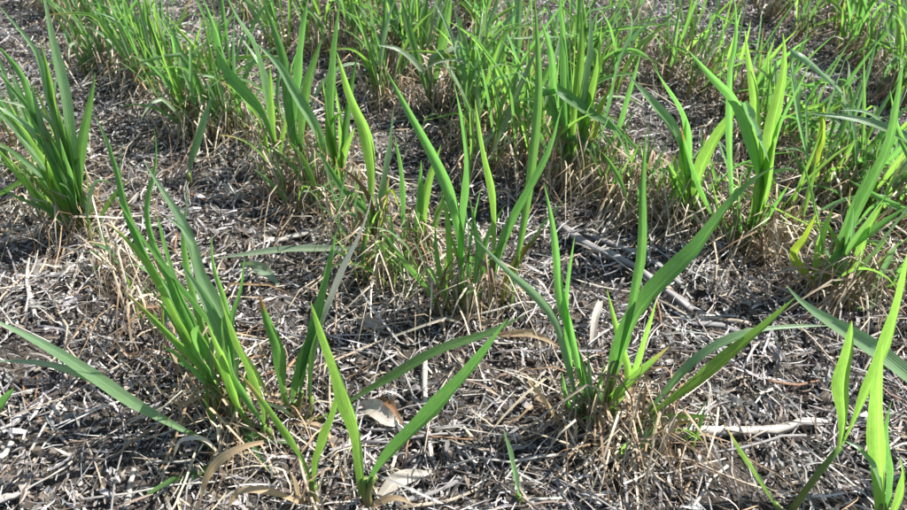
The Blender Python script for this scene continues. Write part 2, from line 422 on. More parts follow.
# ------------------------------------------------------------------ plants
ALLROOTS = []          # (x, y, short description) for straw labels
class Plant:
    def __init__(s, u=None, v=None, label='', short=None, group=None, xy=None, name='cereal_plant'):
        p = on_z(u, v) if xy is None else np.array([xy[0], xy[1], 0.])
        p[2] = float(gz(p[0], p[1]))
        s.root = p
        s.e = empty(name, tuple(p))
        tag(s.e, label, 'cereal plant', group)
        s.k = 0
        if short: ALLROOTS.append((p[0], p[1], short))
    def add(s, name, vqu, mat):
        V, Q, U = vqu
        o = link(name, mesh_np(name, V - s.root, Q, mat, uv=U), s.e)
        return o
    def leaf(s, pts, wpx, mat='green', lean=None, roll=None, fold=.5, stem=None, base=.24, peak=.5, wave=.12, from_root=True, zmax=.25, name='leaf', at=None):
        """pts: pixels from base to tip. The blade hangs in the upright plane through the plant's root, tilted by lean (m at the tip)."""
        s.k += 1
        r = random.Random(hash((round(s.root[0], 4), s.k)) & 0xffff)
        foot = s.root if at is None else on_z(*at)
        foot = np.array([foot[0], foot[1], float(gz(foot[0], foot[1]))])
        y0 = foot[1]
        n = len(pts)
        if stem is None:
            stem = .2 if (from_root and name == 'leaf' and math.hypot(pts[0][0] - pts[-1][0], pts[0][1] - pts[-1][1]) > 70) else 0
        if lean is None:
            lean = r.uniform(-.012, .03)
        def place(ln):
            out = []
            for i, (u, v) in enumerate(pts):
                t = i / (n - 1) if n > 1 else 0
                p = on_y(u, v, y0 + ln * t ** 1.3)
                g = float(gz(p[0], p[1])) + .004
                if p[2] < g:
                    p = on_z(u, v, .004); p[2] = max(p[2], float(gz(p[0], p[1])) + .004)
                out.append(p)
            return np.array(out)
        P = place(lean)
        it = 0
        while P[:, 2].max() > zmax and it < 20:
            lean += .012; P = place(lean); it += 1
        if from_root:
            b = foot + np.array([r.uniform(-.006, .006), r.uniform(-.005, .005), -.004])
            if np.linalg.norm(P[0] - b) > .006: P = np.vstack([b, P])
            else: P[0] = b
        mid = P[len(P) // 2]
        if roll is None:
            roll = (r.uniform(-35, 35), r.uniform(-60, 60)) if name == 'leaf' else (r.uniform(-15, 15), r.uniform(-30, 30))
        if name != 'leaf': base, peak, fold = .55, .4, .25
        wm = wpx * depth(mid) / F / math.cos(fold * .8)
        full = smooth_path(P, 41)
        if stem > 0:
            k = max(3, int(stem * 40))
            s.add('stem', tube(full[:k + 1:max(1, k // 4)] if k >= 4 else full[:k + 1], .0026, .0019, 6, 5), M['stem'])
            P = full[max(0, k - 4):]
            P = np.vstack([P[0:-1:3], P[-1]])
        if mat in ('green', 'dark') and r.random() < .1: mat = 'btip'
        s.add(name, blade(P, wm, facing(SKYWARD.get(mat, .15), SIDE.get(mat, -.6) * r.uniform(.6, 1.3)), roll, fold, base, peak, segs=16, wave=wave, seed=s.k * 37, seen=True), M[mat])
    def dry(s, n=14, spread=.05, hgt=.05, seed=0):
        n = int(n * 1.9)
        """tangle of dead thin leaves at the crown"""
        rs = np.random.RandomState(seed * 13 + 5)
        VV, QQ, CC = [], [], []
        base = 0
        pal = np.array([(.40, .30, .18), (.50, .41, .27), (.33, .22, .12), (.56, .49, .37), (.24, .15, .08), (.46, .40, .29)])
        for i in range(n):
            az = rs.rand() * 6.283; L = hgt * (.4 + 1.0 * rs.rand()); out = spread * (.12 + rs.rand() ** 1.5)
            b = s.root + np.array([rs.normal() * .016, rs.normal() * .014, -.003])
            d = np.array([math.cos(az), math.sin(az), 0])
            dv = np.array([-d[1], d[0], 0]) * rs.normal() * .014
            hp = rs.rand()
            p1 = b + d * out * .3 + np.array([0, 0, L * (.5 + .5 * hp)])
            p2 = b + d * out * .8 + dv + np.array([0, 0, L * hp * .8 + .004])
            p3 = b + d * out * (1 + .4 * rs.rand()) + dv * 2.2
            p3[2] = max(float(gz(p3[0], p3[1])) + .003, b[2] + L * (hp - .5) * .5)
            w = .0005 + .0011 * rs.rand() ** 2
            V, Q, U = blade(np.array([b, p1, p2, p3]), w * 1.6, lambda C: np.tile(np.array([d[0] * .5, d[1] * .5 - .3, .8]), (len(C), 1)), (rs.uniform(-60, 60), rs.uniform(-90, 90)), .3, segs=6)
            # reduce: keep the two edges and the midrib
            n7 = len(V) // 5
            idx = np.array([[k * 5, k * 5 + 2, k * 5 + 4] for k in range(n7)]).ravel()
            V = V[idx]
            Q = np.array([(k * 3 + j, k * 3 + j + 1, k * 3 + j + 4, k * 3 + j + 3) for k in range(n7 - 1) for j in range(2)])
            VV.append(V); QQ.append(Q + base); base += len(V)
            CC.append(np.tile(pal[rs.randint(len(pal))] * rs.uniform(.7, 1.15), (len(V), 1)))
        V = np.vstack(VV) - s.root
        o = link('dead_leaves', mesh_np('dead_leaves', V, np.vstack(QQ), M['litter'], np.vstack(CC)), s.e)
        o['kind'] = 'stuff'
    def grow(s, n, hgt, wid, spread=.35, seed=0, mats=('green', 'green', 'lime', 'lime', 'blue', 'blue', 'dark', 'dark', 'ytip', 'pale'), droop=1.0, az0=None):
        """free-grown leaves: upright sheath, then a blade that arches outwards"""
        rs = np.random.RandomState(seed)
        for i in range(n):
            az = rs.rand() * 6.283 if az0 is None else az0 + rs.normal() * .8
            th0 = abs(rs.normal()) * spread * .6 + .03
            L = hgt * rs.uniform(.55, 1.1)
            bend = droop * rs.choice([.15, .45, 1.0, 1.9], p=[.34, .31, .2, .15]) * rs.uniform(.6, 1.2)
            b = s.root + np.array([rs.normal() * .010, rs.normal() * .008, -.004])
            pts = [b]; m = 9
            kt, kang = (rs.uniform(.5, .8), rs.uniform(.7, 1.6)) if rs.rand() < .16 else (2, 0)
            for k in range(m):
                t = (k + 1) / m
                th = th0 + bend * t ** 2.2 + (kang if t > kt else 0)
                a2 = az + rs.normal() * .08
                pts.append(pts[-1] + L / m * np.array([math.sin(th) * math.cos(a2), math.sin(th) * math.sin(a2), math.cos(th)]))
            P = np.array(pts)
            full = smooth_path(P, 21)
            k = rs.randint(3, 8)
            if rs.rand() < .7:
                s.add('stem', tube(full[:k + 1], .0021, .0015, 5, 3), M['stem'])
                P = full[max(0, k - 2)::2]
            o0 = np.array([-math.cos(az), -math.sin(az), .5])
            o0 = o0 / np.linalg.norm(o0)
            rz = rs.uniform(-70, 70)
            s.add('leaf', blade(P, wid * rs.uniform(.6, 1.15), lambda C: np.tile(o0, (len(C), 1)), (rz, rz + rs.uniform(-80, 80)), .5, .3, .45, segs=12, wave=.06, seed=seed + i), M[mats[rs.randint(len(mats))]])

# ---- A: tuft at the left edge
A = Plant(92, 240, 'large leafy tuft at the left edge, blades fanning up and left out of frame', 'the leafy tuft at the left edge')
A.leaf([(86, 215), (80, 195), (70, 145), (64, 97), (53, 48), (44, 0), (40, -18)], 12.4, 'blue', roll=(10, -10), stem=.15)
A.leaf([(82, 205), (75, 185), (58, 130), (46, 85), (37, 53), (20, 30), (-6, 0)], 9.2, 'blue', roll=(20, 35), stem=.12)
A.leaf([(80, 220), (70, 200), (48, 140), (35, 106), (22, 73), (-6, 42)], 11.6, 'green', roll=(-10, 20))
A.leaf([(82, 215), (75, 190), (48, 135), (26, 104), (-6, 68)], 7.5, 'green')
A.leaf([(84, 225), (80, 205), (66, 154), (57, 132), (44, 117), (22, 106), (-10, 98)], 6.6, 'pale', roll=(40, 10))
A.leaf([(88, 232), (82, 222), (57, 181), (40, 159), (18, 132), (-6, 105)], 9.2, 'green')
A.leaf([(88, 230), (82, 215), (80, 185), (83, 145), (91, 101), (95, 72)], 10.8, 'dark', roll=(0, -20), stem=.1)
A.leaf([(86, 237), (57, 214), (26, 201), (-6, 187)], 4.1, 'green', lean=-.02)
A.leaf([(86, 236), (66, 223), (44, 201), (22, 170), (-3, 150)], 5.8, 'lime')
A.leaf([(86, 232), (77, 210), (73, 179), (60, 138)], 7.5, 'green')
A.leaf([(85, 220), (72, 170), (64, 126), (55, 100), (45, 68)], 9.2, 'dark')
A.leaf([(90, 235), (91, 215), (90, 195), (86, 168)], 4.1, 'lime')
A.leaf([(80, 228), (60, 205), (50, 180), (45, 150)], 5.0, 'yellow')
A.leaf([(82, 230), (55, 190), (42, 165), (38, 130)], 6.6, 'green')
A.leaf([(80, 225), (52, 178), (30, 150), (12, 128)], 8.3, 'blue')
A.leaf([(92, 242), (100, 255), (108, 270)], 3.4, 'tan', name='dry_leaf', lean=-.03)
A.leaf([(94, 236), (104, 226), (110, 240)], 2.6, 'white', name='dry_leaf', lean=-.02)
A.leaf([(82, 228), (70, 215), (45, 180), (20, 158), (-6, 140)], 7.5, 'green')
A.leaf([(84, 225), (72, 200), (52, 160), (40, 120), (30, 80)], 7.5, 'blue')
A.leaf([(82, 232), (60, 206), (35, 178), (10, 152)], 5.8, 'lime')
A.leaf([(84, 232), (66, 196), (58, 165), (40, 132)], 5.8, 'lime')
A.leaf([(88, 236), (76, 216), (62, 200), (40, 186)], 4.1, 'yellow')
A.leaf([(80, 218), (60, 175), (38, 140), (14, 118), (-8, 104)], 9.2, 'blue')
A.leaf([(82, 215), (68, 165), (56, 120), (50, 80), (40, 40)], 8.4, 'lime')
A.leaf([(80, 220), (50, 165), (24, 128), (2, 108)], 8.4, 'lime')
A.leaf([(86, 225), (78, 180), (72, 150), (70, 112)], 7.6, 'lime')
A.dry(26, .05, .05, 1)

p = Plant(72, 76, 'small sparse seedling behind the left-edge tuft, one blade lying to the right', 'the sparse seedling at upper left')
p.leaf([(75, 72), (80, 66), (93, 48), (104, 28)], 8, 'green')
p.leaf([(78, 72), (97, 72), (115, 78), (129, 85)], 4, 'pale', lean=-.015)
p.leaf([(70, 70), (60, 64), (45, 62)], 5, 'dark')
p.dry(8, .03, .03, 2)

p = Plant(187, 193, 'single blue-green blade on a thin pale stalk, standing alone on dark litter', 'the lone blue-green blade')
p.leaf([(189, 175), (190, 164), (201, 128), (212, 96)], 9, 'blue', roll=(0, 10), stem=.2)

# ---- B: big front-left tuft
B = Plant(232, 418, 'biggest front left tuft, dense bluish blades leaning left', 'the big front left tuft')
B.leaf([(228, 400), (219, 335), (192, 296), (161, 260), (135, 225), (113, 192)], 9.5, 'green', roll=(10, 30), stem=.12, lean=.0, at=(222, 400))
B.leaf([(234, 395), (230, 345), (215, 305), (201, 280), (196, 258), (187, 232), (166, 216)], 13.8, 'blue', roll=(-5, 25), stem=.1, lean=.01, at=(240, 412), base=.4)
B.leaf([(222, 380), (212, 330), (198, 270), (185, 228), (165, 195), (143, 160)], 12.0, 'blue', roll=(0, 20), lean=.04, at=(212, 375))
B.leaf([(215, 360), (205, 330), (190, 270), (185, 228), (188, 207), (186, 181)], 8.6, 'dark', lean=.04, at=(214, 372))
B.leaf([(214, 355), (195, 320), (165, 270), (149, 223), (150, 192), (157, 161), (154, 127)], 7.7, 'green', lean=.04, at=(203, 360))
B.leaf([(205, 345), (190, 320), (150, 260), (127, 205), (121, 175), (123, 138)], 7.7, 'green', lean=.04, at=(196, 362))
B.leaf([(200, 350), (180, 310), (150, 262), (128, 212), (117, 170), (105, 136), (93, 111)], 7.7, 'green', lean=.05, at=(192, 366))
B.leaf([(226, 390), (215, 360), (185, 300), (170, 256), (161, 225), (150, 190)], 9.5, 'green', lean=.02, at=(222, 398))
B.leaf([(222, 400), (215, 385), (195, 345), (179, 318), (161, 282), (139, 251), (111, 226)], 9.5, 'lime', lean=.0, roll=(20, 10), at=(216, 402))
B.leaf([(238, 395), (236, 360), (228, 310), (214, 265), (212, 234)], 6.9, 'dark', at=(240, 405))
B.leaf([(240, 395), (234, 340), (236, 313), (243, 287), (245, 254)], 10.3, 'green', roll=(0, 25), at=(243, 412))
B.leaf([(228, 402), (200, 365), (175, 340), (148, 313), (121, 288)], 7.7, 'ytip', lean=-.02)
B.leaf([(226, 408), (213, 383), (203, 362), (197, 348), (196, 336), (199, 326)], 14.6, 'dark', base=.25, peak=.7, lean=-.02, roll=(0, 0), fold=.15, at=(230, 415))
B.leaf([(262, 435), (266, 410), (254, 372), (236, 335), (220, 295)], 11.2, 'lime', lean=-.005, roll=(-10, 10), at=(264, 442))
B.leaf([(250, 425), (239, 405), (226, 364), (207, 322)], 9.5, 'lime', lean=-.01, at=(254, 434))
B.leaf([(268, 428), (250, 400), (235, 375), (228, 345)], 7.7, 'green', at=(268, 440))
B.leaf([(245, 420), (232, 390), (222, 370), (210, 350)], 6.0, 'lime', at=(248, 430))
B.leaf([(220, 395), (195, 370), (178, 355), (160, 345)], 5.2, 'green', lean=-.01)
B.leaf([(240, 430), (258, 437), (290, 445)], 6.0, 'green', lean=-.02)
B.leaf([(250, 440), (262, 460), (275, 478)], 6.0, 'dark', lean=-.05)
B.leaf([(264, 443), (245, 447), (226, 456), (211, 470), (203, 488), (199, 509)], 9, 'tan', name='dry_leaf', lean=-.01, from_root=False, at=(222, 498))
B.leaf([(216, 451), (206, 441), (195, 438), (180, 442), (173, 458)], 5, 'white', name='dry_leaf', lean=0, from_root=False, at=(200, 470))
B.leaf([(210, 395), (180, 405), (150, 380)], 3.4, 'tan', name='dry_leaf', lean=-.02)
B.leaf([(236, 400), (226, 350), (210, 310), (196, 285), (180, 262)], 13, 'blue', lean=.0, at=(236, 414))
B.leaf([(228, 400), (205, 350), (180, 300), (166, 268), (150, 240)], 10, 'green', lean=.01, at=(224, 405))
B.leaf([(244, 415), (236, 380), (226, 350), (222, 318)], 9, 'lime', at=(246, 424))
B.leaf([(212, 385), (190, 345), (172, 318), (158, 300)], 8, 'green', at=(212, 395))
B.leaf([(208, 380), (184, 330), (160, 285), (140, 268), (128, 262)], 8, 'blue', at=(208, 388))
B.dry(42, .075, .05, 3)

p = Plant(222, 450, 'low seedling whose two long blades stretch to the left frame edge', 'the low seedling with long flat blades')
p.leaf([(212, 446), (176, 426), (132, 402), (97, 378), (48, 347), (-12, 317)], 13, 'blue', lean=-.01, roll=(30, 20), fold=.25)
p.leaf([(176, 426), (132, 402), (97, 381), (66, 369), (35, 362), (-12, 361)], 9, 'pale', lean=-.015, roll=(35, 40), from_root=False)
p.leaf([(203, 472), (177, 481), (146, 495)], 8, 'dark', lean=-.06, from_root=True)
p.dry(10, .04, .03, 4)

B2 = Plant(291, 412, 'small plant right of the big front left tuft, one blade with a brown tip', 'the brown tipped plant')
B2.leaf([(289, 404), (285, 382), (281, 351), (270, 325), (259, 295)], 13, 'btip', roll=(0, -20), lean=.0, stem=.12)
B2.leaf([(295, 397), (304, 365), (313, 335), (321, 310)], 12, 'green', roll=(0, 10))
B2.leaf([(300, 400), (310, 350), (320, 313), (329, 273), (337, 230)], 11, 'green', roll=(0, 15), lean=.02)
B2.leaf([(309, 415), (312, 380), (320, 335), (338, 288), (352, 255), (366, 222), (373, 190)], 13, 'ptip', roll=(0, 30), lean=.03)
B2.leaf([(330, 415), (352, 401), (388, 381), (437, 352), (490, 333), (526, 314)], 11, 'dark', roll=(30, 10), lean=.03)
B2.leaf([(298, 424), (322, 426), (336, 452), (349, 502)], 4, 'tan', name='dry_leaf', lean=-.06)
B2.dry(18, .05, .035, 5)

C1 = Plant(314, 500, 'two-bladed seedling at the bottom edge with a yellow-tipped blade', 'the two-bladed bottom seedling')
C1.leaf([(312, 490), (309, 470), (296, 444), (270, 408), (238, 371)], 9, 'ytip', lean=.0, roll=(10, 20))
C1.leaf([(314, 490), (320, 457), (334, 417), (341, 382)], 11, 'lime', lean=.005, roll=(0, 10))
C1.leaf([(298, 503), (280, 495), (256, 490), (238, 493), (229, 507)], 8, 'tan', name='dry_leaf', lean=0, from_root=False, at=(265, 520))
C1.leaf([(300, 500), (292, 480), (285, 465)], 8, 'tan', name='dry_leaf', lean=-.01)
C1.dry(10, .04, .03, 6)
C2 = Plant(365, 505, 'bottom edge seedling with two broad bright blades spread in a V', 'the V-shaped bottom seedling')
C2.leaf([(364, 495), (364, 475), (360, 435), (345, 386), (327, 342), (311, 302)], 18, 'lime', lean=.005, roll=(0, 15), base=.45)
C2.leaf([(368, 492), (384, 462), (415, 430), (450, 394), (485, 352), (508, 318)], 16, 'green', lean=.0, roll=(-5, 10), base=.45)
C2.leaf([(372, 506), (395, 498), (415, 505)], 8, 'tan', name='dry_leaf', lean=-.01)
C2.dry(8, .035, .025, 7)

p = Plant(522, 509, 'single short narrow blade rising from litter at the bottom centre', 'the single bottom blade')
p.leaf([(520, 500), (514, 478), (509, 455), (503, 429)], 8, 'blue', lean=.0, roll=(0, 0))
p = Plant(-6, 420, 'blade tip poking in at the lower left frame edge', 'the blade at the lower left edge')
p.leaf([(0, 408), (14, 388)], 9, 'green', lean=.0)
p.leaf([(-10, 400), (-20, 370)], 9, 'green', lean=.0)

# ---- D: centre tuft
D = Plant(470, 318, 'tall upright tuft in the picture centre, blades on olive stems', 'the tall centre tuft')
D.leaf([(458, 318), (460, 290), (463, 250), (454, 201), (437, 161), (410, 113), (386, 70)], 11.9, 'green', roll=(10, 10), stem=.18, lean=.03)
D.leaf([(464, 318), (464, 258), (466, 214), (470, 175), (465, 126), (454, 83)], 10.2, 'green', roll=(0, 30), stem=.2, lean=.02)
D.leaf([(487, 318), (492, 280), (496, 236), (494, 192), (483, 144), (475, 99)], 7.6, 'lime', roll=(0, 15), stem=.38, lean=.02)
D.leaf([(506, 318), (515, 275), (524, 230), (530, 190), (535, 145), (539, 97), (538, 45), (534, -8)], 10.2, 'dark', roll=(0, -20), stem=.2, lean=.06)
D.leaf([(488, 312), (499, 258), (512, 223), (534, 183), (551, 148), (562, 105)], 10.2, 'green', roll=(-10, 20), stem=.15)
D.leaf([(500, 318), (506, 285), (520, 258), (543, 231)], 8.5, 'olive', roll=(0, 10), stem=.3)
D.leaf([(445, 318), (432, 291), (410, 264), (379, 227)], 8.5, 'dark', lean=-.005)
D.leaf([(470, 318), (474, 300), (472, 280)], 4.2, 'lime')
D.leaf([(452, 315), (446, 285), (448, 255), (452, 232)], 5.1, 'lime')
D.leaf([(455, 316), (441, 270), (437, 245), (435, 225)], 6.0, 'green')
D.leaf([(470, 318), (478, 255), (476, 235), (470, 200)], 6.8, 'green')
D.leaf([(450, 320), (440, 285), (432, 300)], 3.4, 'tan', name='dry_leaf')
D.leaf([(440, 322), (438, 300), (446, 270), (455, 258)], 4.2, 'brown', name='dry_leaf')
D.leaf([(478, 318), (482, 270), (488, 235), (505, 205)], 6, 'green', stem=.35)
D.leaf([(460, 318), (452, 270), (448, 220), (440, 190)], 7, 'lime', stem=.3)
D.dry(34, .06, .06, 8)

p = Plant(418, 264, 'short pair of blades behind the tall centre tuft', 'the short pair behind the centre tuft')
p.leaf([(418, 245), (418, 225), (421, 200), (421, 160)], 9, 'green')
p.leaf([(423, 240), (425, 205), (431, 176), (441, 145)], 10, 'lime')
p.leaf([(408, 250), (406, 228), (404, 179), (395, 136)], 7, 'green', stem=.2)
p.leaf([(428, 250), (436, 220), (445, 200)], 7, 'dark')
p.dry(16, .045, .05, 9)

p = Plant(376, 246, 'plant left of centre with a long horizontal blade reaching left over the litter', 'the plant with the horizontal blade')
p.leaf([(374, 225), (374, 190), (374, 168), (368, 132), (352, 97), (337, 52)], 13, 'lime', roll=(0, 10), stem=.25, lean=.03)
p.leaf([(376, 215), (382, 176), (388, 145), (394, 104)], 8, 'blue', stem=.15)
p.leaf([(390, 248), (345, 250), (300, 250), (260, 253), (214, 259)], 8, 'pale', lean=-.005, roll=(5, 10), from_root=False, at=(372, 272))
p.leaf([(372, 225), (366, 212), (345, 192), (326, 163), (315, 150)], 9, 'green')
p.leaf([(380, 225), (390, 190), (400, 210)], 5, 'yellow')
p.leaf([(378, 240), (386, 215), (393, 232), (400, 240)], 6, 'lime')
p.leaf([(370, 200), (350, 174), (333, 166)], 5, 'brown', name='dry_leaf')
p.dry(20, .05, .05, 10)

# ---- E: front centre-right tuft
E = Plant(583, 428, 'front tuft right of centre with tall blades rising from a brown dry crown', 'the front tuft right of centre')
E.leaf([(582, 415), (575, 385), (565, 346), (556, 319), (534, 293), (507, 270), (475, 238)], 9.3, 'blue', roll=(10, 30), stem=.12, lean=.0)
E.leaf([(584, 420), (582, 380), (573, 335), (562, 300), (558, 264), (553, 224), (544, 183)], 10.2, 'green', roll=(0, -15), stem=.18, lean=.02)
E.leaf([(578, 418), (574, 380), (570, 340), (568, 304), (570, 273), (575, 236)], 6.8, 'green', stem=.15)
E.leaf([(590, 418), (588, 395), (580, 360), (566, 330)], 7.6, 'dark')
E.leaf([(604, 422), (620, 395), (630, 374), (617, 326), (607, 289)], 8.5, 'lime', roll=(0, 10))
E.leaf([(598, 428), (612, 385), (626, 335), (636, 290), (642, 255), (643, 224), (643, 180), (646, 132)], 10.2, 'green', roll=(10, -30), stem=.3, lean=.02)
E.leaf([(598, 425), (612, 385), (624, 345), (639, 312), (665, 281), (692, 255), (718, 220), (745, 187), (776, 166)], 20, 'green', roll=(0, 20), stem=.2, lean=.03, base=.4, peak=.4)
E.leaf([(606, 425), (625, 395), (638, 366), (646, 338), (657, 299)], 6.8, 'lime')
E.leaf([(594, 420), (616, 396), (647, 368), (670, 346)], 9.3, 'ytip', lean=-.02, roll=(0, 0))
E.leaf([(598, 424), (606, 395), (618, 370), (632, 335)], 6.8, 'lime')
E.leaf([(578, 422), (568, 400), (562, 372)], 6.0, 'green')
E.leaf([(578, 430), (560, 428), (545, 402), (528, 380)], 6.0, 'tan', name='dry_leaf', lean=-.01)
E.leaf([(600, 425), (622, 408), (648, 385), (660, 378)], 4.2, 'white', name='dry_leaf')
E.dry(40, .06, .028, 11)
Fp = Plant(630, 433, 'low plant sending two long blades to the right from one base', 'the low plant with two long right-leaning blades')
Fp.leaf([(640, 424), (664, 406), (695, 384), (726, 358), (761, 329), (796, 297)], 13, 'lime', lean=.01, roll=(0, 15), base=.4)
Fp.leaf([(640, 420), (656, 402), (682, 373), (708, 352), (745, 335), (790, 328), (836, 326)], 10, 'blue', lean=.02, roll=(20, 35), base=.4)
Fp.leaf([(640, 425), (664, 419), (712, 416)], 7, 'lime', lean=-.015)
Fp.leaf([(640, 432), (700, 420), (724, 424)], 3, 'olive', lean=-.01)
Fp.leaf([(645, 436), (690, 432), (740, 445)], 4, 'tan', name='dry_leaf', lean=-.02)
Fp.dry(34, .08, .02, 12)

# ---- G: bottom right
G = Plant(789, 514, 'stemmed plant at the lower right with a broad bright upright blade', 'the stemmed lower right plant')
G.add('stem', tube(np.array([G.root, on_y(814, 479, G.root[1] + .004), on_y(840, 447, G.root[1] + .01)]), .0023, .0017, 7, 6), M['gstem'])
gy0 = .012
G.leaf([(840, 448), (845, 420), (844, 385), (850, 351), (852, 321)], 17.0, 'lime', lean=.01, roll=(0, 15), from_root=False, base=.22, peak=.55)
G.leaf([(842, 446), (853, 425), (865, 397), (879, 366), (890, 337), (900, 301), (912, 238)], 11.9, 'lime', lean=.015, roll=(0, 35), from_root=False)
G.leaf([(842, 440), (858, 450), (872, 468), (882, 492)], 7.6, 'blue', lean=-.025, from_root=False, roll=(0, 20))
G.leaf([(778, 508), (764, 483), (744, 453), (724, 423)], 6.8, 'ytip', lean=-.005)
G.leaf([(838, 446), (836, 425), (830, 400)], 2.5, 'white', name='dry_leaf', lean=-.005, from_root=False)
G.dry(12, .05, .02, 13)
p = Plant(884, 524, 'pair of broad upright blades at the lower right, beside the stemmed plant', 'the broad blades at the lower right')
p.leaf([(883, 505), (881, 470), (879, 430), (879, 386), (883, 345)], 18, 'lime', lean=.0, roll=(0, 10), base=.7)
p.leaf([(890, 505), (893, 470), (888, 430), (892, 400)], 9, 'green')
p.leaf([(895, 510), (905, 480), (900, 455)], 8, 'lime')
p.dry(8, .04, .02, 14)
p = Plant(938, 470, 'plant beyond the right edge with one blue-green blade hanging into frame', 'the blade hanging in from the right')
p.leaf([(938, 430), (928, 398), (898, 370), (867, 346), (836, 326), (805, 306), (786, 285)], 16, 'blue', lean=.03, roll=(20, 30), base=.6)
p.leaf([(940, 430), (945, 390), (955, 340)], 14, 'green')
p.dry(8, .04, .02, 15)

# ---- upper left-of-centre row
p = Plant(281, 176, 'yellow-green tuft on a tan dry crown, upper left of centre', 'the yellow-green tuft upper left')
p.leaf([(280, 160), (266, 115), (248, 93), (226, 66), (218, 35), (202, -4)], 10, 'green', lean=.02)
p.leaf([(279, 165), (277, 146), (273, 106), (270, 64)], 6, 'lime')
p.leaf([(281, 165), (283, 140), (291, 105)], 5, 'lime')
p.leaf([(278, 165), (272, 140), (262, 85), (253, 45), (240, 25), (226, -4)], 12, 'blue', lean=.03)
p.leaf([(276, 168), (268, 150), (264, 125)], 6, 'lime')
p.leaf([(284, 168), (290, 150), (297, 130)], 5, 'lime')
p.leaf([(283, 168), (295, 158), (306, 140)], 5, 'yellow')
p.dry(30, .05, .05, 16)
p = Plant(312, 190, 'tuft with a grey-green blade arching left, upper left of centre', 'the arching grey-green tuft')
p.leaf([(318, 175), (326, 160), (315, 128), (297, 97), (279, 66), (254, 41)], 12, 'blue', roll=(20, 30), lean=.0)
p.leaf([(308, 165), (297, 132), (300, 88), (304, 30), (309, -6)], 10, 'green', stem=.3, lean=.03)
p.leaf([(306, 165), (304, 128), (310, 80), (322, 38)], 10, 'dark')
p.leaf([(302, 170), (290, 110), (284, 60), (262, -3)], 11, 'green', lean=.03)
p.leaf([(312, 175), (318, 150), (316, 128)], 5, 'lime')
p.dry(26, .05, .06, 17)
p = Plant(340, 200, 'clump of short bright blades just above a brown curled leaf', 'the clump of short bright blades')
p.leaf([(340, 175), (339, 159), (332, 132), (323, 78)], 9, 'lime')
p.leaf([(341, 175), (343, 150), (343, 124), (335, 82)], 9, 'lime')
p.leaf([(342, 175), (345, 130), (352, 80), (358, 52)], 8, 'green')
p.leaf([(335, 165), (328, 128), (351, 104)], 6, 'lime')
p.leaf([(342, 175), (346, 150), (355, 127)], 8, 'lime')
p.leaf([(338, 180), (333, 110), (337, 44), (341, -8)], 11, 'green', lean=.03)
p.leaf([(334, 180), (325, 160), (318, 140)], 6, 'lime')
p.dry(26, .05, .06, 18)

# ---- J: centre top cluster
J = Plant(572, 190, 'dense bright cluster top centre above a tan dry mound', 'the dense bright top centre cluster')
J.leaf([(560, 180), (545, 140), (538, 105), (551, 90), (590, 114), (625, 137), (642, 156)], 10, 'green', roll=(30, 20), lean=-.01)
J.leaf([(560, 180), (566, 150), (575, 138), (598, 154), (625, 176), (641, 190)], 9, 'green', lean=-.015)
J.leaf([(580, 150), (588, 112), (594, 80), (608, 42)], 11, 'lime')
J.leaf([(585, 160), (597, 130), (603, 106), (617, 78)], 9, 'yellow')
J.leaf([(570, 160), (566, 110), (566, 60), (560, -5)], 12, 'green', lean=.03)
J.leaf([(575, 160), (576, 110), (580, 65), (582, 10)], 10, 'lime', lean=.03)
J.leaf([(578, 160), (580, 100), (588, 50), (590, 0)], 9, 'blue', lean=.03)
J.leaf([(565, 160), (556, 110), (553, 60), (541, 20)], 9, 'green')
J.leaf([(590, 170), (616, 137), (629, 97), (641, 52)], 6, 'green')
J.leaf([(574, 165), (572, 130), (570, 95)], 8, 'lime')
J.leaf([(583, 165), (587, 140), (580, 110)], 9, 'lime')
J.leaf([(590, 165), (605, 110), (618, 60), (632, 25), (622, -3)], 8, 'blue', lean=.03)
J.leaf([(575, 170), (590, 110), (600, 60), (602, 20)], 9, 'lime', lean=.02)
J.leaf([(568, 170), (552, 100), (530, 84), (506, 63)], 6, 'pale', lean=-.01)
J.dry(60, .07, .07, 19)

K = Plant(748, 248, 'tuft with broad sunlit blades, one folded over, on the right half', 'the broad-bladed tuft on the right half')
K.leaf([(765, 200), (756, 150), (745, 118), (735, 99), (713, 77), (688, 50)], 11.9, 'green', roll=(10, 20), lean=.0)
K.leaf([(699, 205), (699, 178), (707, 157), (722, 130), (742, 102)], 13.6, 'lime', roll=(0, 10), lean=-.005, at=(702, 232), base=.5, peak=.6)
K.leaf([(741, 103), (748, 118), (759, 141), (769, 162)], 10.2, 'blue', roll=(0, 20), lean=-.02, from_root=False, base=.8, peak=.2)
K.leaf([(765, 200), (772, 132), (777, 110), (784, 75), (785, 50), (783, 33)], 15.3, 'lime', roll=(0, 0), lean=.02, base=.4, peak=.5)
K.leaf([(762, 195), (757, 104), (750, 66), (745, 30)], 10.2, 'lime', lean=.02)
K.leaf([(765, 190), (779, 132), (797, 93), (813, 58)], 5.1, 'green')
K.leaf([(750, 235), (757, 216), (766, 176), (776, 136)], 13.6, 'lime', roll=(0, 10), base=.5)
K.leaf([(735, 215), (731, 150), (731, 75), (737, 35), (734, -6)], 7.6, 'green', lean=.03)
K.leaf([(730, 232), (718, 205), (712, 180)], 5.1, 'lime')
K.leaf([(752, 240), (738, 222), (732, 232)], 5.1, 'yellow')
K.leaf([(726, 235), (709, 205), (693, 165), (680, 125)], 6.0, 'green')
K.leaf([(742, 235), (740, 200), (742, 170)], 5.1, 'green')
K.leaf([(757, 235), (775, 205), (792, 180)], 5.1, 'green')
K.dry(50, .08, .06, 20)
p = Plant(690, 228, 'thin-bladed plant left of the broad-bladed tuft, one blade folding to upper left', 'the thin-bladed plant beside it')
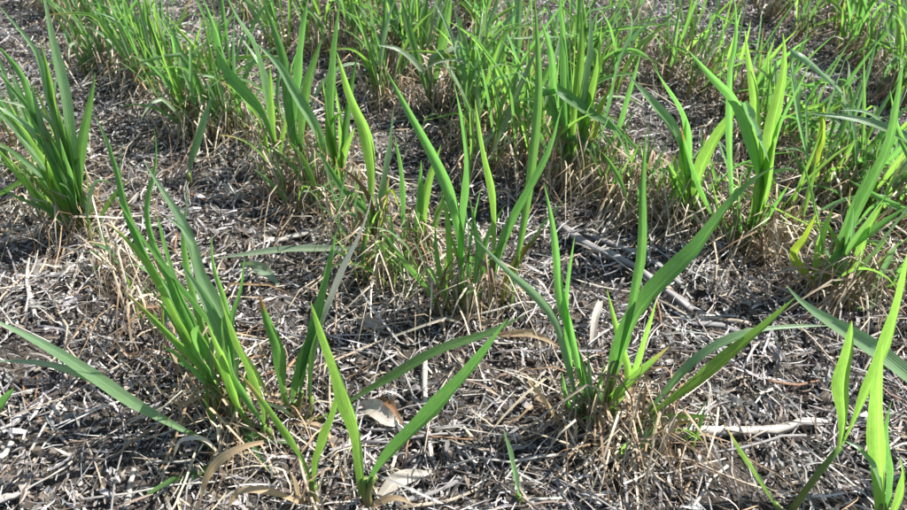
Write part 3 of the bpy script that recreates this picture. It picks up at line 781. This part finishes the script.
p.leaf([(688, 195), (684, 165), (673, 131), (651, 102), (626, 73)], 10, 'blue', roll=(15, 25), lean=.0)
p.leaf([(692, 195), (690, 130), (680, 104), (669, 88), (653, 66)], 9, 'green')
p.leaf([(688, 200), (683, 160), (686, 120)], 9, 'lime')
p.leaf([(684, 205), (672, 178), (676, 150)], 7, 'lime')
p.leaf([(694, 205), (698, 170), (706, 130)], 6, 'green')
p.leaf([(688, 210), (668, 170), (650, 185)], 6, 'green')
p.dry(40, .07, .05, 21)
Lp = Plant(826, 297, 'tangled tuft at right middle with one yellow blade', 'the tangled right middle tuft')
Lp.leaf([(806, 270), (796, 253), (806, 238), (818, 212)], 10, 'yellow', lean=0)
Lp.leaf([(817, 280), (817, 265), (823, 237), (833, 207)], 8, 'lime')
Lp.leaf([(845, 280), (857, 265), (867, 233), (884, 202)], 9, 'lime')
Lp.leaf([(827, 270), (847, 250), (873, 230), (908, 206)], 10, 'green', lean=.0)
Lp.leaf([(835, 285), (852, 273), (867, 260), (891, 236)], 6, 'lime')
Lp.leaf([(832, 282), (842, 277), (860, 270), (894, 262)], 8, 'green', lean=.0)
Lp.leaf([(862, 312), (873, 303), (887, 287), (908, 257)], 8, 'green')
Lp.leaf([(845, 300), (862, 302), (885, 298)], 4, 'yellow')
Lp.leaf([(830, 290), (840, 250), (858, 200), (871, 165)], 8, 'green')
Lp.leaf([(834, 288), (852, 225), (867, 194), (889, 146), (898, 101), (904, 55)], 11, 'green', lean=.03, stem=.15)
Lp.leaf([(822, 290), (812, 275), (798, 280)], 5, 'tan', name='dry_leaf')
Lp.dry(46, .075, .05, 22)
p = Plant(931, 262, 'plant beyond the right edge, a pale curved blade reaching into frame', 'the pale blade from the right edge')
p.leaf([(935, 230), (925, 218), (907, 211), (880, 198), (849, 180)], 8, 'green', lean=0)
p.leaf([(935, 210), (930, 165), (918, 146), (904, 139), (885, 128), (854, 119), (807, 113)], 9, 'blue', lean=0, roll=(30, 20))
p.leaf([(932, 225), (915, 170), (898, 130), (890, 90)], 8, 'green')
p.dry(20, .06, .05, 23)
p = Plant(816, 196, 'short yellow-green shoot in the right row', 'the short yellow-green shoot')
p.leaf([(817, 175), (818, 155), (822, 138), (824, 105)], 10, 'yellow')
p.leaf([(828, 180), (841, 163), (859, 131)], 7, 'lime')
p.leaf([(812, 185), (800, 165), (790, 150)], 6, 'green')
p.leaf([(812, 180), (797, 120), (790, 60), (797, 52), (823, 74), (842, 94)], 8, 'blue', lean=0)
p.dry(16, .05, .05, 24)
p = Plant(432, 112, 'plant top centre holding one pale horizontal blade to the right', 'the plant with a pale level blade')
p.leaf([(430, 85), (428, 60), (442, 48), (479, 46), (516, 52)], 9, 'pale', lean=0, roll=(20, 10))
p.leaf([(425, 85), (414, 50), (400, -3)], 9, 'green')
p.leaf([(436, 85), (445, 40), (452, -5)], 9, 'dark')
p.leaf([(430, 90), (420, 70), (398, 50), (376, 45)], 6, 'pale', lean=-.01)
p.dry(20, .06, .06, 25)

# ---- free-grown tufts along the rows farther back
ORD = 'first second third fourth fifth sixth seventh eighth ninth tenth eleventh twelfth thirteenth fourteenth fifteenth sixteenth seventeenth eighteenth nineteenth twentieth'.split()
def along(line, n, phrase, leaves, hgt, wid, seed, jit=.014, spread=.3, dry=22):
    P = np.array(line, float)
    seg = np.r_[0, np.cumsum(np.linalg.norm(np.diff(P, axis=0), axis=1))]
    r = np.random.RandomState(seed)
    for i in range(n):
        s = (i + .5) / n * seg[-1]
        q = on_z(np.interp(s, seg, P[:, 0]), np.interp(s, seg, P[:, 1]))
        x = q[0] + r.normal() * jit; y = q[1] + r.normal() * jit
        pl = Plant(xy=(x, y), label='%s tuft from the far end of %s' % (ORD[i], phrase), group='tufts of ' + phrase)
        pl.grow(leaves + r.randint(-2, 3), hgt * r.uniform(.85, 1.15), wid, spread, seed * 100 + i)
        pl.dry(dry, .06, .055, seed * 50 + i)
along([(287, 180), (330, 212), (372, 250)], 6, 'the thin shoots below the arching tuft', 7, .10, .0048, 71, jit=.012, dry=14)
along([(385, 258), (455, 312)], 5, 'the thin shoots behind the centre tuft', 6, .085, .0045, 72, jit=.012, dry=14)
along([(5, 150), (75, 232)], 6, 'the loose thin shoots down the left edge', 8, .12, .006, 73, jit=.012, dry=16)
along([(110, 262), (205, 378)], 5, 'the low shoots behind the front left tuft', 4, .055, .004, 74, jit=.008, dry=14)
along([(600, 436), (650, 440)], 3, 'the low shoots at the front tuft foot', 5, .05, .004, 75, jit=.008, dry=20)
along([(10, -28), (80, 22)], 7, 'the row end in the top left corner', 11, .15, 0.0069, 40)
along([(85, 25), (130, 62), (195, 108), (268, 162)], 19, 'the dense upper left row', 13, .145, 0.0060, 41, jit=.02, dry=26)
along([(225, -15), (285, 30), (335, 70), (385, 110)], 9, 'the row behind the arching grey-green tuft', 10, .16, 0.0064, 47, jit=.03)
along([(345, 8), (420, 72), (480, 125), (555, 178)], 19, 'the crowded top centre row', 13, .175, 0.0069, 42, jit=.024, dry=30)
along([(420, -25), (500, 30), (560, 75), (630, 110)], 13, 'the row behind the top centre cluster', 12, .165, 0.0069, 46, jit=.03, spread=.4)
along([(595, 200), (680, 226)], 6, 'the short gap-filling row right of centre', 7, .11, 0.0051, 43, dry=30)
along([(640, 30), (700, 92), (770, 145), (840, 190), (925, 240)], 20, 'the loose upper right row', 11, .15, 0.0060, 44, jit=.03, spread=.5)
along([(690, 205), (780, 250), (860, 290), (930, 320)], 7, 'the thin-shooted right middle row', 7, .12, 0.0051, 48, jit=.022, spread=.45, dry=30)
along([(745, -15), (830, 45), (890, 85), (960, 125)], 15, 'the top right corner row', 12, .16, 0.0069, 45, jit=.03, spread=.5)
# thin tillers standing among the traced blades
for pl, n, h, sd in ((A, 7, .13, 61), (B, 8, .10, 62), (D, 8, .12, 63), (E, 5, .08, 64), (J, 8, .15, 65), (K, 7, .13, 66), (Lp, 8, .12, 67), (B2, 3, .07, 68)):
    pl.grow(n, h, .0048, .35, sd)

# ------------------------------------------------------------------ litter: loose fragments nobody could count
def strips(n, x, y, L, W, C, z0, pitch=.25, roll=.6, curv=.25, arch=.15, yaw=None, K=4, taper=.7):
    yaw = vnoise(x * 9 + 40, y * 9 + 40) * 12 + rng.normal(0, .8, n) if yaw is None else yaw    # locally matted
    pt = rng.normal(0, pitch, n); ro = rng.normal(0, roll, n)
    cu = rng.normal(0, curv, n); ar = rng.normal(0, arch, n)
    s = np.linspace(-.5, .5, K)
    V = np.zeros((n, K, 2, 3))
    tw = rng.normal(0, .5, n)
    for j in range(K):
        for e, sg in ((0, -1), (1, 1)):
            hw = W / 2 * (1 if 0 < j < K - 1 else taper * rng.uniform(.3, 1.3, n))
            an = ro + tw * s[j] * 2
            lx = s[j] * L; ly = cu * L * (4 * s[j] ** 2 - .5) * .5 + sg * hw * np.cos(an)
            lz = ar * L * (1 - 4 * s[j] ** 2) + sg * hw * np.sin(an)
            x2 = lx * np.cos(pt) - lz * np.sin(pt); z2 = lx * np.sin(pt) + lz * np.cos(pt)
            V[:, j, e, 0] = x + x2 * np.cos(yaw) - ly * np.sin(yaw)
            V[:, j, e, 1] = y + x2 * np.sin(yaw) + ly * np.cos(yaw)
            V[:, j, e, 2] = z2
    g = gz(x, y)
    lowest = V[..., 2].reshape(n, -1).min(1)
    V[..., 2] += (g + z0 - lowest * .7)[:, None, None]
    base = np.arange(n)[:, None] * (2 * K)
    Q = np.concatenate([np.stack([base[:, 0] + 2 * j, base[:, 0] + 2 * j + 1, base[:, 0] + 2 * j + 3, base[:, 0] + 2 * j + 2], 1) for j in range(K - 1)])
    CC = np.repeat(C, 2 * K, axis=0)
    return V.reshape(-1, 3), Q, CC

def palette(n, x, y):
    cols = np.array([(.50, .475, .445), (.35, .335, .315), (.20, .19, .18), (.45, .40, .335), (.32, .26, .19), (.16, .115, .08), (.055, .048, .043), (.66, .63, .59)])
    pa = np.array([.19, .2, .17, .12, .09, .08, .10, .05])       # open litter
    pb = np.array([.12, .10, .08, .2, .2, .14, .08, .08])     # near the crop rows: tan and brown
    d = row_dist(x, y)
    near = rng.random(n) < np.clip(1.25 - d / .055, 0.08, .85)
    i = np.where(near, rng.choice(8, n, p=pb / pb.sum()), rng.choice(8, n, p=pa / pa.sum()))
    return cols[i] * rng.uniform(.55, 1.15, (n, 1)) * rng.uniform(.95, 1.05, (n, 3))

def scatter(n):
    x = rng.uniform(-1.05, 1.05, n); y = rng.uniform(.08, 1.75, n)
    # patchy cover: thin it out where the soil shows
    keep = vnoise(x * 11 + 90, y * 11 + 17) * .6 + vnoise(x * 27 + 9, y * 27 + 70) * .4 > rng.uniform(.03, .52, n)
    keep &= np.abs(x) < .48 + y * .62
    return x[keep], y[keep]

VV, QQ, CC = [], [], []
off = 0
def put(vqc):
    global off
    VV.append(vqc[0]); QQ.append(vqc[1] + off); CC.append(vqc[2]); off += len(vqc[0])
x, y = scatter(190000); n = len(x)      # chaff flakes
put(strips(n, x, y, rng.uniform(.002, .007, n), rng.uniform(.0008, .0026, n), palette(n, x, y), rng.uniform(0, .006, n), .4, .8, .22, .15, K=3, taper=.6))
x, y = scatter(110000); n = len(x)      # short straw and leaf bits
put(strips(n, x, y, .005 + .020 * rng.random(n) ** 1.6, rng.uniform(.0006, .0022, n), palette(n, x, y), rng.uniform(0, .008, n), .25, .8, .16, .08, K=4))
x, y = scatter(9000); n = len(x)      # papery curled husks
put(strips(n, x, y, rng.uniform(.006, .017, n), rng.uniform(.002, .0048, n), palette(n, x, y) * .85, rng.uniform(0, .006, n), .45, .9, .3, .3, K=5, taper=.9))
x, y = scatter(13000); n = len(x)      # longer slender straws
put(strips(n, x, y, rng.uniform(.022, .07, n), rng.uniform(.0007, .0018, n), palette(n, x, y), rng.uniform(.001, .010, n), .13, .8, .16, .05, K=5, taper=.9))
x, y = scatter(12000); n = len(x)       # hair-thin curly fibres
put(strips(n, x, y, rng.uniform(.012, .04, n), rng.uniform(.0003, .0007, n), palette(n, x, y) * .8, rng.uniform(.002, .010, n), .25, .5, .6, .2, K=6, taper=1))
lit = link('straw_litter', mesh_np('straw_litter', np.vstack(VV), np.vstack(QQ), M['litter'], np.vstack(CC), smooth=False))
tag(lit, 'pale grey and tan chaff and broken straw covering the soil', 'litter', kind='stuff')

# soil crumbs
n = 26000
x, y = scatter(n); n = len(x)
ph = (1 + 5 ** .5) / 2
ico = np.array([(-1, ph, 0), (1, ph, 0), (-1, -ph, 0), (1, -ph, 0), (0, -1, ph), (0, 1, ph), (0, -1, -ph), (0, 1, -ph), (ph, 0, -1), (ph, 0, 1), (-ph, 0, -1), (-ph, 0, 1)]) / 1.9
icf = np.array([(0, 11, 5), (0, 5, 1), (0, 1, 7), (0, 7, 10), (0, 10, 11), (1, 5, 9), (5, 11, 4), (11, 10, 2), (10, 7, 6), (7, 1, 8), (3, 9, 4), (3, 4, 2), (3, 2, 6), (3, 6, 8), (3, 8, 9), (4, 9, 5), (2, 4, 11), (6, 2, 10), (8, 6, 7), (9, 8, 1)])
r = .0009 + .0045 * rng.random(n) ** 4
CV = ico[None] * r[:, None, None] * rng.uniform(.6, 1.4, (n, 12, 1)) * rng.uniform(.7, 1.3, (n, 1, 3))
CV += np.stack([x, y, gz(x, y) + r * .4], 1)[:, None, :]
CF = (icf[None] + (np.arange(n) * 12)[:, None, None]).reshape(-1, 3)
cc = np.repeat(np.array([(.10, .082, .065)]) * rng.uniform(.5, 2.2, (n, 1)), 12, 0)
tag(link('soil_crumbs', mesh_np('soil_crumbs', CV.reshape(-1, 3), CF, M['crumb'], cc, smooth=False)), 'small dark soil crumbs scattered among the litter', 'soil crumbs', kind='stuff')

# ------------------------------------------------------------------ single straws and sticks one can pick out
def straw_px(name, pts, wpx, mat, label, cat, flat=.6, z=.006, taper=.75, lift=None):
    P = []
    for i, (u, v) in enumerate(pts):
        q = on_z(u, v, z)
        q[2] = float(gz(q[0], q[1])) + z + (lift[i] if lift else 0)
        P.append(q)
    P = np.array(P); c = P.mean(0); c[2] = P[:, 2].min()
    rr = wpx * depth(c) / F / 2
    V, Q, U = tube(P, rr, rr * taper, 7, max(6, 2 * len(pts)), flat)
    rs = np.random.RandomState(int(pts[0][0] * 7 + pts[0][1]) & 0xffff)
    V = V + rs.normal(0, rr * .17, V.shape)
    o = link(name, mesh_np(name, V - c, Q, M[mat], uv=U)); o.location = tuple(c)
    return tag(o, label, cat)
S = straw_px
S('weathered_stick', [(662, 436), (695, 431), (735, 427), (783, 421), (805, 415), (831, 412)], 11, 's_white', 'thick bleached white stick lying between the two right-hand front plants', 'stick', .7, .008)
S('weathered_stick', [(560, 230), (580, 246), (603, 259), (630, 273), (656, 290), (692, 311)], 10, 's_grey', 'thick grey stick slanting behind the front tuft right of centre', 'stick', .7, .008)
S('weathered_stick', [(572, 232), (610, 250), (650, 270), (680, 290)], 7, 's_grey', 'thinner grey stick lying against the thick slanting grey stick', 'stick', .7, .007)
S('weathered_stick', [(661, 321), (690, 321), (714, 319), (747, 327)], 6, 's_tan', 'short tan stick lying level above the two long right-leaning blades', 'stick')
S('weathered_stick', [(690, 325), (720, 328), (760, 345), (775, 352)], 7, 's_grey', 'grey stick under the blades of the low right-leaning plant', 'stick')
S('dry_leaf_strip', [(264, 234), (280, 231), (298, 228), (326, 224)], 7, 's_white', 'pale flat leaf strip lying above the horizontal blade left of centre', 'dry leaf', .25)
S('straw_piece', [(426, 355), (425, 385), (426, 408), (429, 435), (431, 460)], 6, 's_white', 'jointed whitish straw lying upright in the picture inside the V of blades', 'straw')
S('straw_piece', [(300, 372), (344, 361), (390, 344), (420, 334)], 3, 's_tan', 'thin tan straw slanting left of the tall centre tuft base', 'straw')
S('straw_piece', [(366, 429), (420, 430), (470, 430), (513, 432)], 3, 's_grey', 'long thin grey straw lying level left of the front tuft', 'straw')
S('straw_piece', [(768, 381), (800, 380), (833, 376)], 3, 's_brown', 'thin reddish straw above the bleached white stick', 'straw')
S('straw_piece', [(80, 464), (110, 463), (133, 461), (178, 453)], 3, 's_dark', 'dark thin curved stem in the lower left litter', 'straw')
S('straw_piece', [(28, 272), (30, 288), (38, 322)], 5, 's_white', 'short thick white straw at the left edge above the long flat blades', 'straw')
S('straw_piece', [(-6, 437), (12, 426), (29, 414)], 8, 's_white', 'broad white straw end at the lower left frame edge', 'straw', .4)
S('straw_piece', [(27, 413), (45, 403), (72, 395)], 6, 's_dark', 'dark grey curved piece meeting the broad white straw end', 'straw')
S('straw_piece', [(-5, 468), (8, 462), (16, 447)], 7, 's_white', 'white straw below the broad white straw end at lower left', 'straw', .4)
S('straw_piece', [(-5, 503), (18, 500), (32, 490)], 9, 's_white', 'white flattened straw in the bottom left corner', 'straw', .4)
S('straw_piece', [(126, 509), (131, 490), (136, 472)], 6, 's_white', 'short white straw standing out in the dark bottom left litter', 'straw')
S('straw_piece', [(35, 372), (58, 355), (80, 335)], 3, 's_tan', 'tan straw crossing under the long flat blades at the left', 'straw')
S('straw_piece', [(32, 462), (60, 415), (82, 380)], 3, 's_white', 'long thin pale straw slanting in the lower left litter', 'straw')
S('straw_piece', [(70, 302), (80, 275), (88, 248)], 3, 's_white', 'pale straw slanting below the left edge tuft', 'straw')
S('straw_piece', [(36, 290), (46, 262), (54, 225)], 3, 's_tan', 'tan straw left of the left edge tuft crown', 'straw')
S('straw_piece', [(232, 208), (245, 190), (260, 172)], 3, 's_white', 'pale straw slanting on dark litter under the yellow-green tuft', 'straw')
S('straw_piece', [(190, 198), (230, 201), (275, 199), (300, 190)], 2.5, 's_brown', 'thin brown straw lying level right of the lone blue-green blade', 'straw')
S('straw_piece', [(310, 225), (315, 238), (330, 240)], 4, 's_white', 'short bent white straw left of the plant with the horizontal blade', 'straw')
S('straw_piece', [(640, 300), (652, 316), (640, 340)], 4, 's_grey', 'grey bent straw behind the front tuft right of centre', 'straw')
S('straw_piece', [(598, 246), (607, 228), (622, 208)], 4, 's_white', 'pale crooked straw above the thick slanting grey stick', 'straw')
S('straw_piece', [(742, 370), (758, 345), (768, 362)], 3, 's_white', 'white forked straw between the right-leaning blades and the white stick', 'straw')
S('straw_piece', [(600, 448), (640, 470), (690, 503)], 3, 's_tan', 'long tan straw running down right from the front tuft', 'straw')
S('straw_piece', [(540, 455), (570, 480), (600, 508)], 4, 's_white', 'whitish straw running to the bottom edge below the front tuft', 'straw')
S('straw_piece', [(622, 470), (624, 490), (626, 508)], 5, 's_grey', 'grey straw end at the bottom edge below the low plant', 'straw')
S('straw_piece', [(455, 440), (462, 462), (470, 478)], 4, 's_grey', 'grey straw left of the single bottom blade', 'straw')
S('straw_piece', [(395, 505), (440, 490), (460, 478)], 6, 's_grey', 'thick grey straw at the bottom edge right of the V-shaped seedling', 'straw')
S('straw_piece', [(400, 509), (445, 502), (480, 488)], 4, 's_tan', 'tan straw at the bottom edge right of the V-shaped seedling', 'straw')

def flake_px(name, pts, wpx, mat, label, cat, z=.006, roll=(0, 0), fold=.3, arch=.006, base=.7, peak=.4):
    n = len(pts)
    P = []
    for i, (u, v) in enumerate(pts):
        q = on_z(u, v, z); q[2] = float(gz(q[0], q[1])) + z + arch * math.sin(math.pi * i / (n - 1)); P.append(q)
    P = np.array(P); c = P.mean(0); c[2] = P[:, 2].min()
    wm = wpx * depth(c) / F
    V, Q, U = blade(P, wm, toward_cam, roll, fold, base, peak, tipw=.3, segs=10, wave=.25, seed=int(pts[0][0]))
    o = link(name, mesh_np(name, V - c, Q, M[mat], uv=U)); o.location = tuple(c)
    return tag(o, label, cat)
flake_px('dry_leaf', [(362, 405), (375, 410), (392, 425), (402, 420)], 20, 'white', 'curled pale dry leaf scrap between the V of blades', 'dry leaf')
flake_px('dry_leaf', [(376, 397), (390, 408), (402, 424)], 8, 'brown', 'small reddish brown leaf scrap beside the curled pale scrap', 'dry leaf', z=.011)
flake_px('dry_leaf', [(378, 500), (400, 484), (432, 472)], 17, 'white', 'broad pale dry leaf scrap right of the V-shaped seedling base', 'dry leaf')
flake_px('dry_leaf', [(362, 318), (368, 330), (385, 335)], 14, 'white', 'small pale leaf scrap left of the tall centre tuft', 'dry leaf')
flake_px('dry_leaf', [(590, 356), (592, 336), (597, 318), (588, 314)], 8, 'white', 'pale curled dry leaf standing between the blades of the front tuft', 'dry leaf', arch=.015)
flake_px('dry_leaf', [(496, 342), (530, 346), (562, 356)], 8, 'tan', 'tan dry leaf lying left of the front tuft blades', 'dry leaf')
flake_px('dry_leaf', [(528, 383), (536, 402), (552, 418)], 8, 'tan', 'orange tan dry leaf curled left of the front tuft crown', 'dry leaf')
flake_px('dry_leaf', [(240, 262), (262, 268), (278, 280)], 13, 'pale', 'grey papery leaf scrap below the horizontal blade', 'dry leaf')
flake_px('dry_leaf', [(440, 330), (470, 325), (500, 333)], 5, 'tan', 'tan dry leaf lying at the foot of the tall centre tuft', 'dry leaf')

# loose straws, each its own thing; labelled by colour and by the plant they lie next to
kinds = [('s_white', 'whitish', .34), ('s_grey', 'weathered grey', .26), ('s_tan', 'tan', .24), ('s_dark', 'dark', .08), ('s_brown', 'reddish brown', .08)]
lens = ['short', 'medium length', 'long']
rs = np.random.RandomState(77)
protos = {}
for li, (a, b) in enumerate(((.03, .045), (.05, .07), (.075, .11))):
    for vi in range(4):
        L = rs.uniform(a, b); P = [np.array([(t - .5) * L, rs.normal() * .02 * L + .06 * L * math.sin(3 * t + vi), .0015 + .02 * L * math.sin(math.pi * t)]) for t in np.linspace(0, 1, 5)]
        rr = rs.uniform(.0007, .0013)
        V, Q, U = tube(np.array(P), rr, rr * rs.uniform(.6, 1), 5, 4, rs.uniform(.4, .9))
        V = V + rs.normal(0, rr * .12, V.shape)
        for m, _, _ in kinds:
            protos[(li, vi, m)] = mesh_np('straw_piece', V, Q, M[m], uv=U)
cnt = 0; tries = 0; used = set()
while cnt < 255 and tries < 5000:
    tries += 1
    u, v = rs.uniform(-5, 912), 20 + 490 * rs.uniform(0, 1) ** .8
    q = on_z(u, v)
    k = rs.choice(5, p=[k[2] for k in kinds]); li = rs.choice(3, p=[.35, .4, .25]); vi = rs.randint(4)
    best = min(ALLROOTS, key=lambda a: (a[0] - q[0]) ** 2 + (a[1] - q[1]) ** 2)
    side = 'left of' if q[0] < best[0] - .03 else 'right of' if q[0] > best[0] + .03 else 'in front of' if q[1] < best[1] else 'behind'
    lab = '%s %s straw lying %s %s' % (lens[li], kinds[k][1], side, best[2])
    if lab in used: continue
    used.add(lab)
    o = link('straw_piece', protos[(li, vi, kinds[k][0])])
    o.location = (q[0], q[1], float(gz(q[0], q[1])) + rs.uniform(.004, .008))
    o.rotation_euler = (rs.uniform(-.3, .3), rs.normal() * .08, rs.rand() * 6.283)
    tag(o, lab, 'straw', 'loose straws on the ground')
    cnt += 1
print('objects', len(bpy.data.objects), 'tris', sum(len(o.data.loops) - 2 * len(o.data.polygons) for o in bpy.data.objects if o.type == 'MESH'))
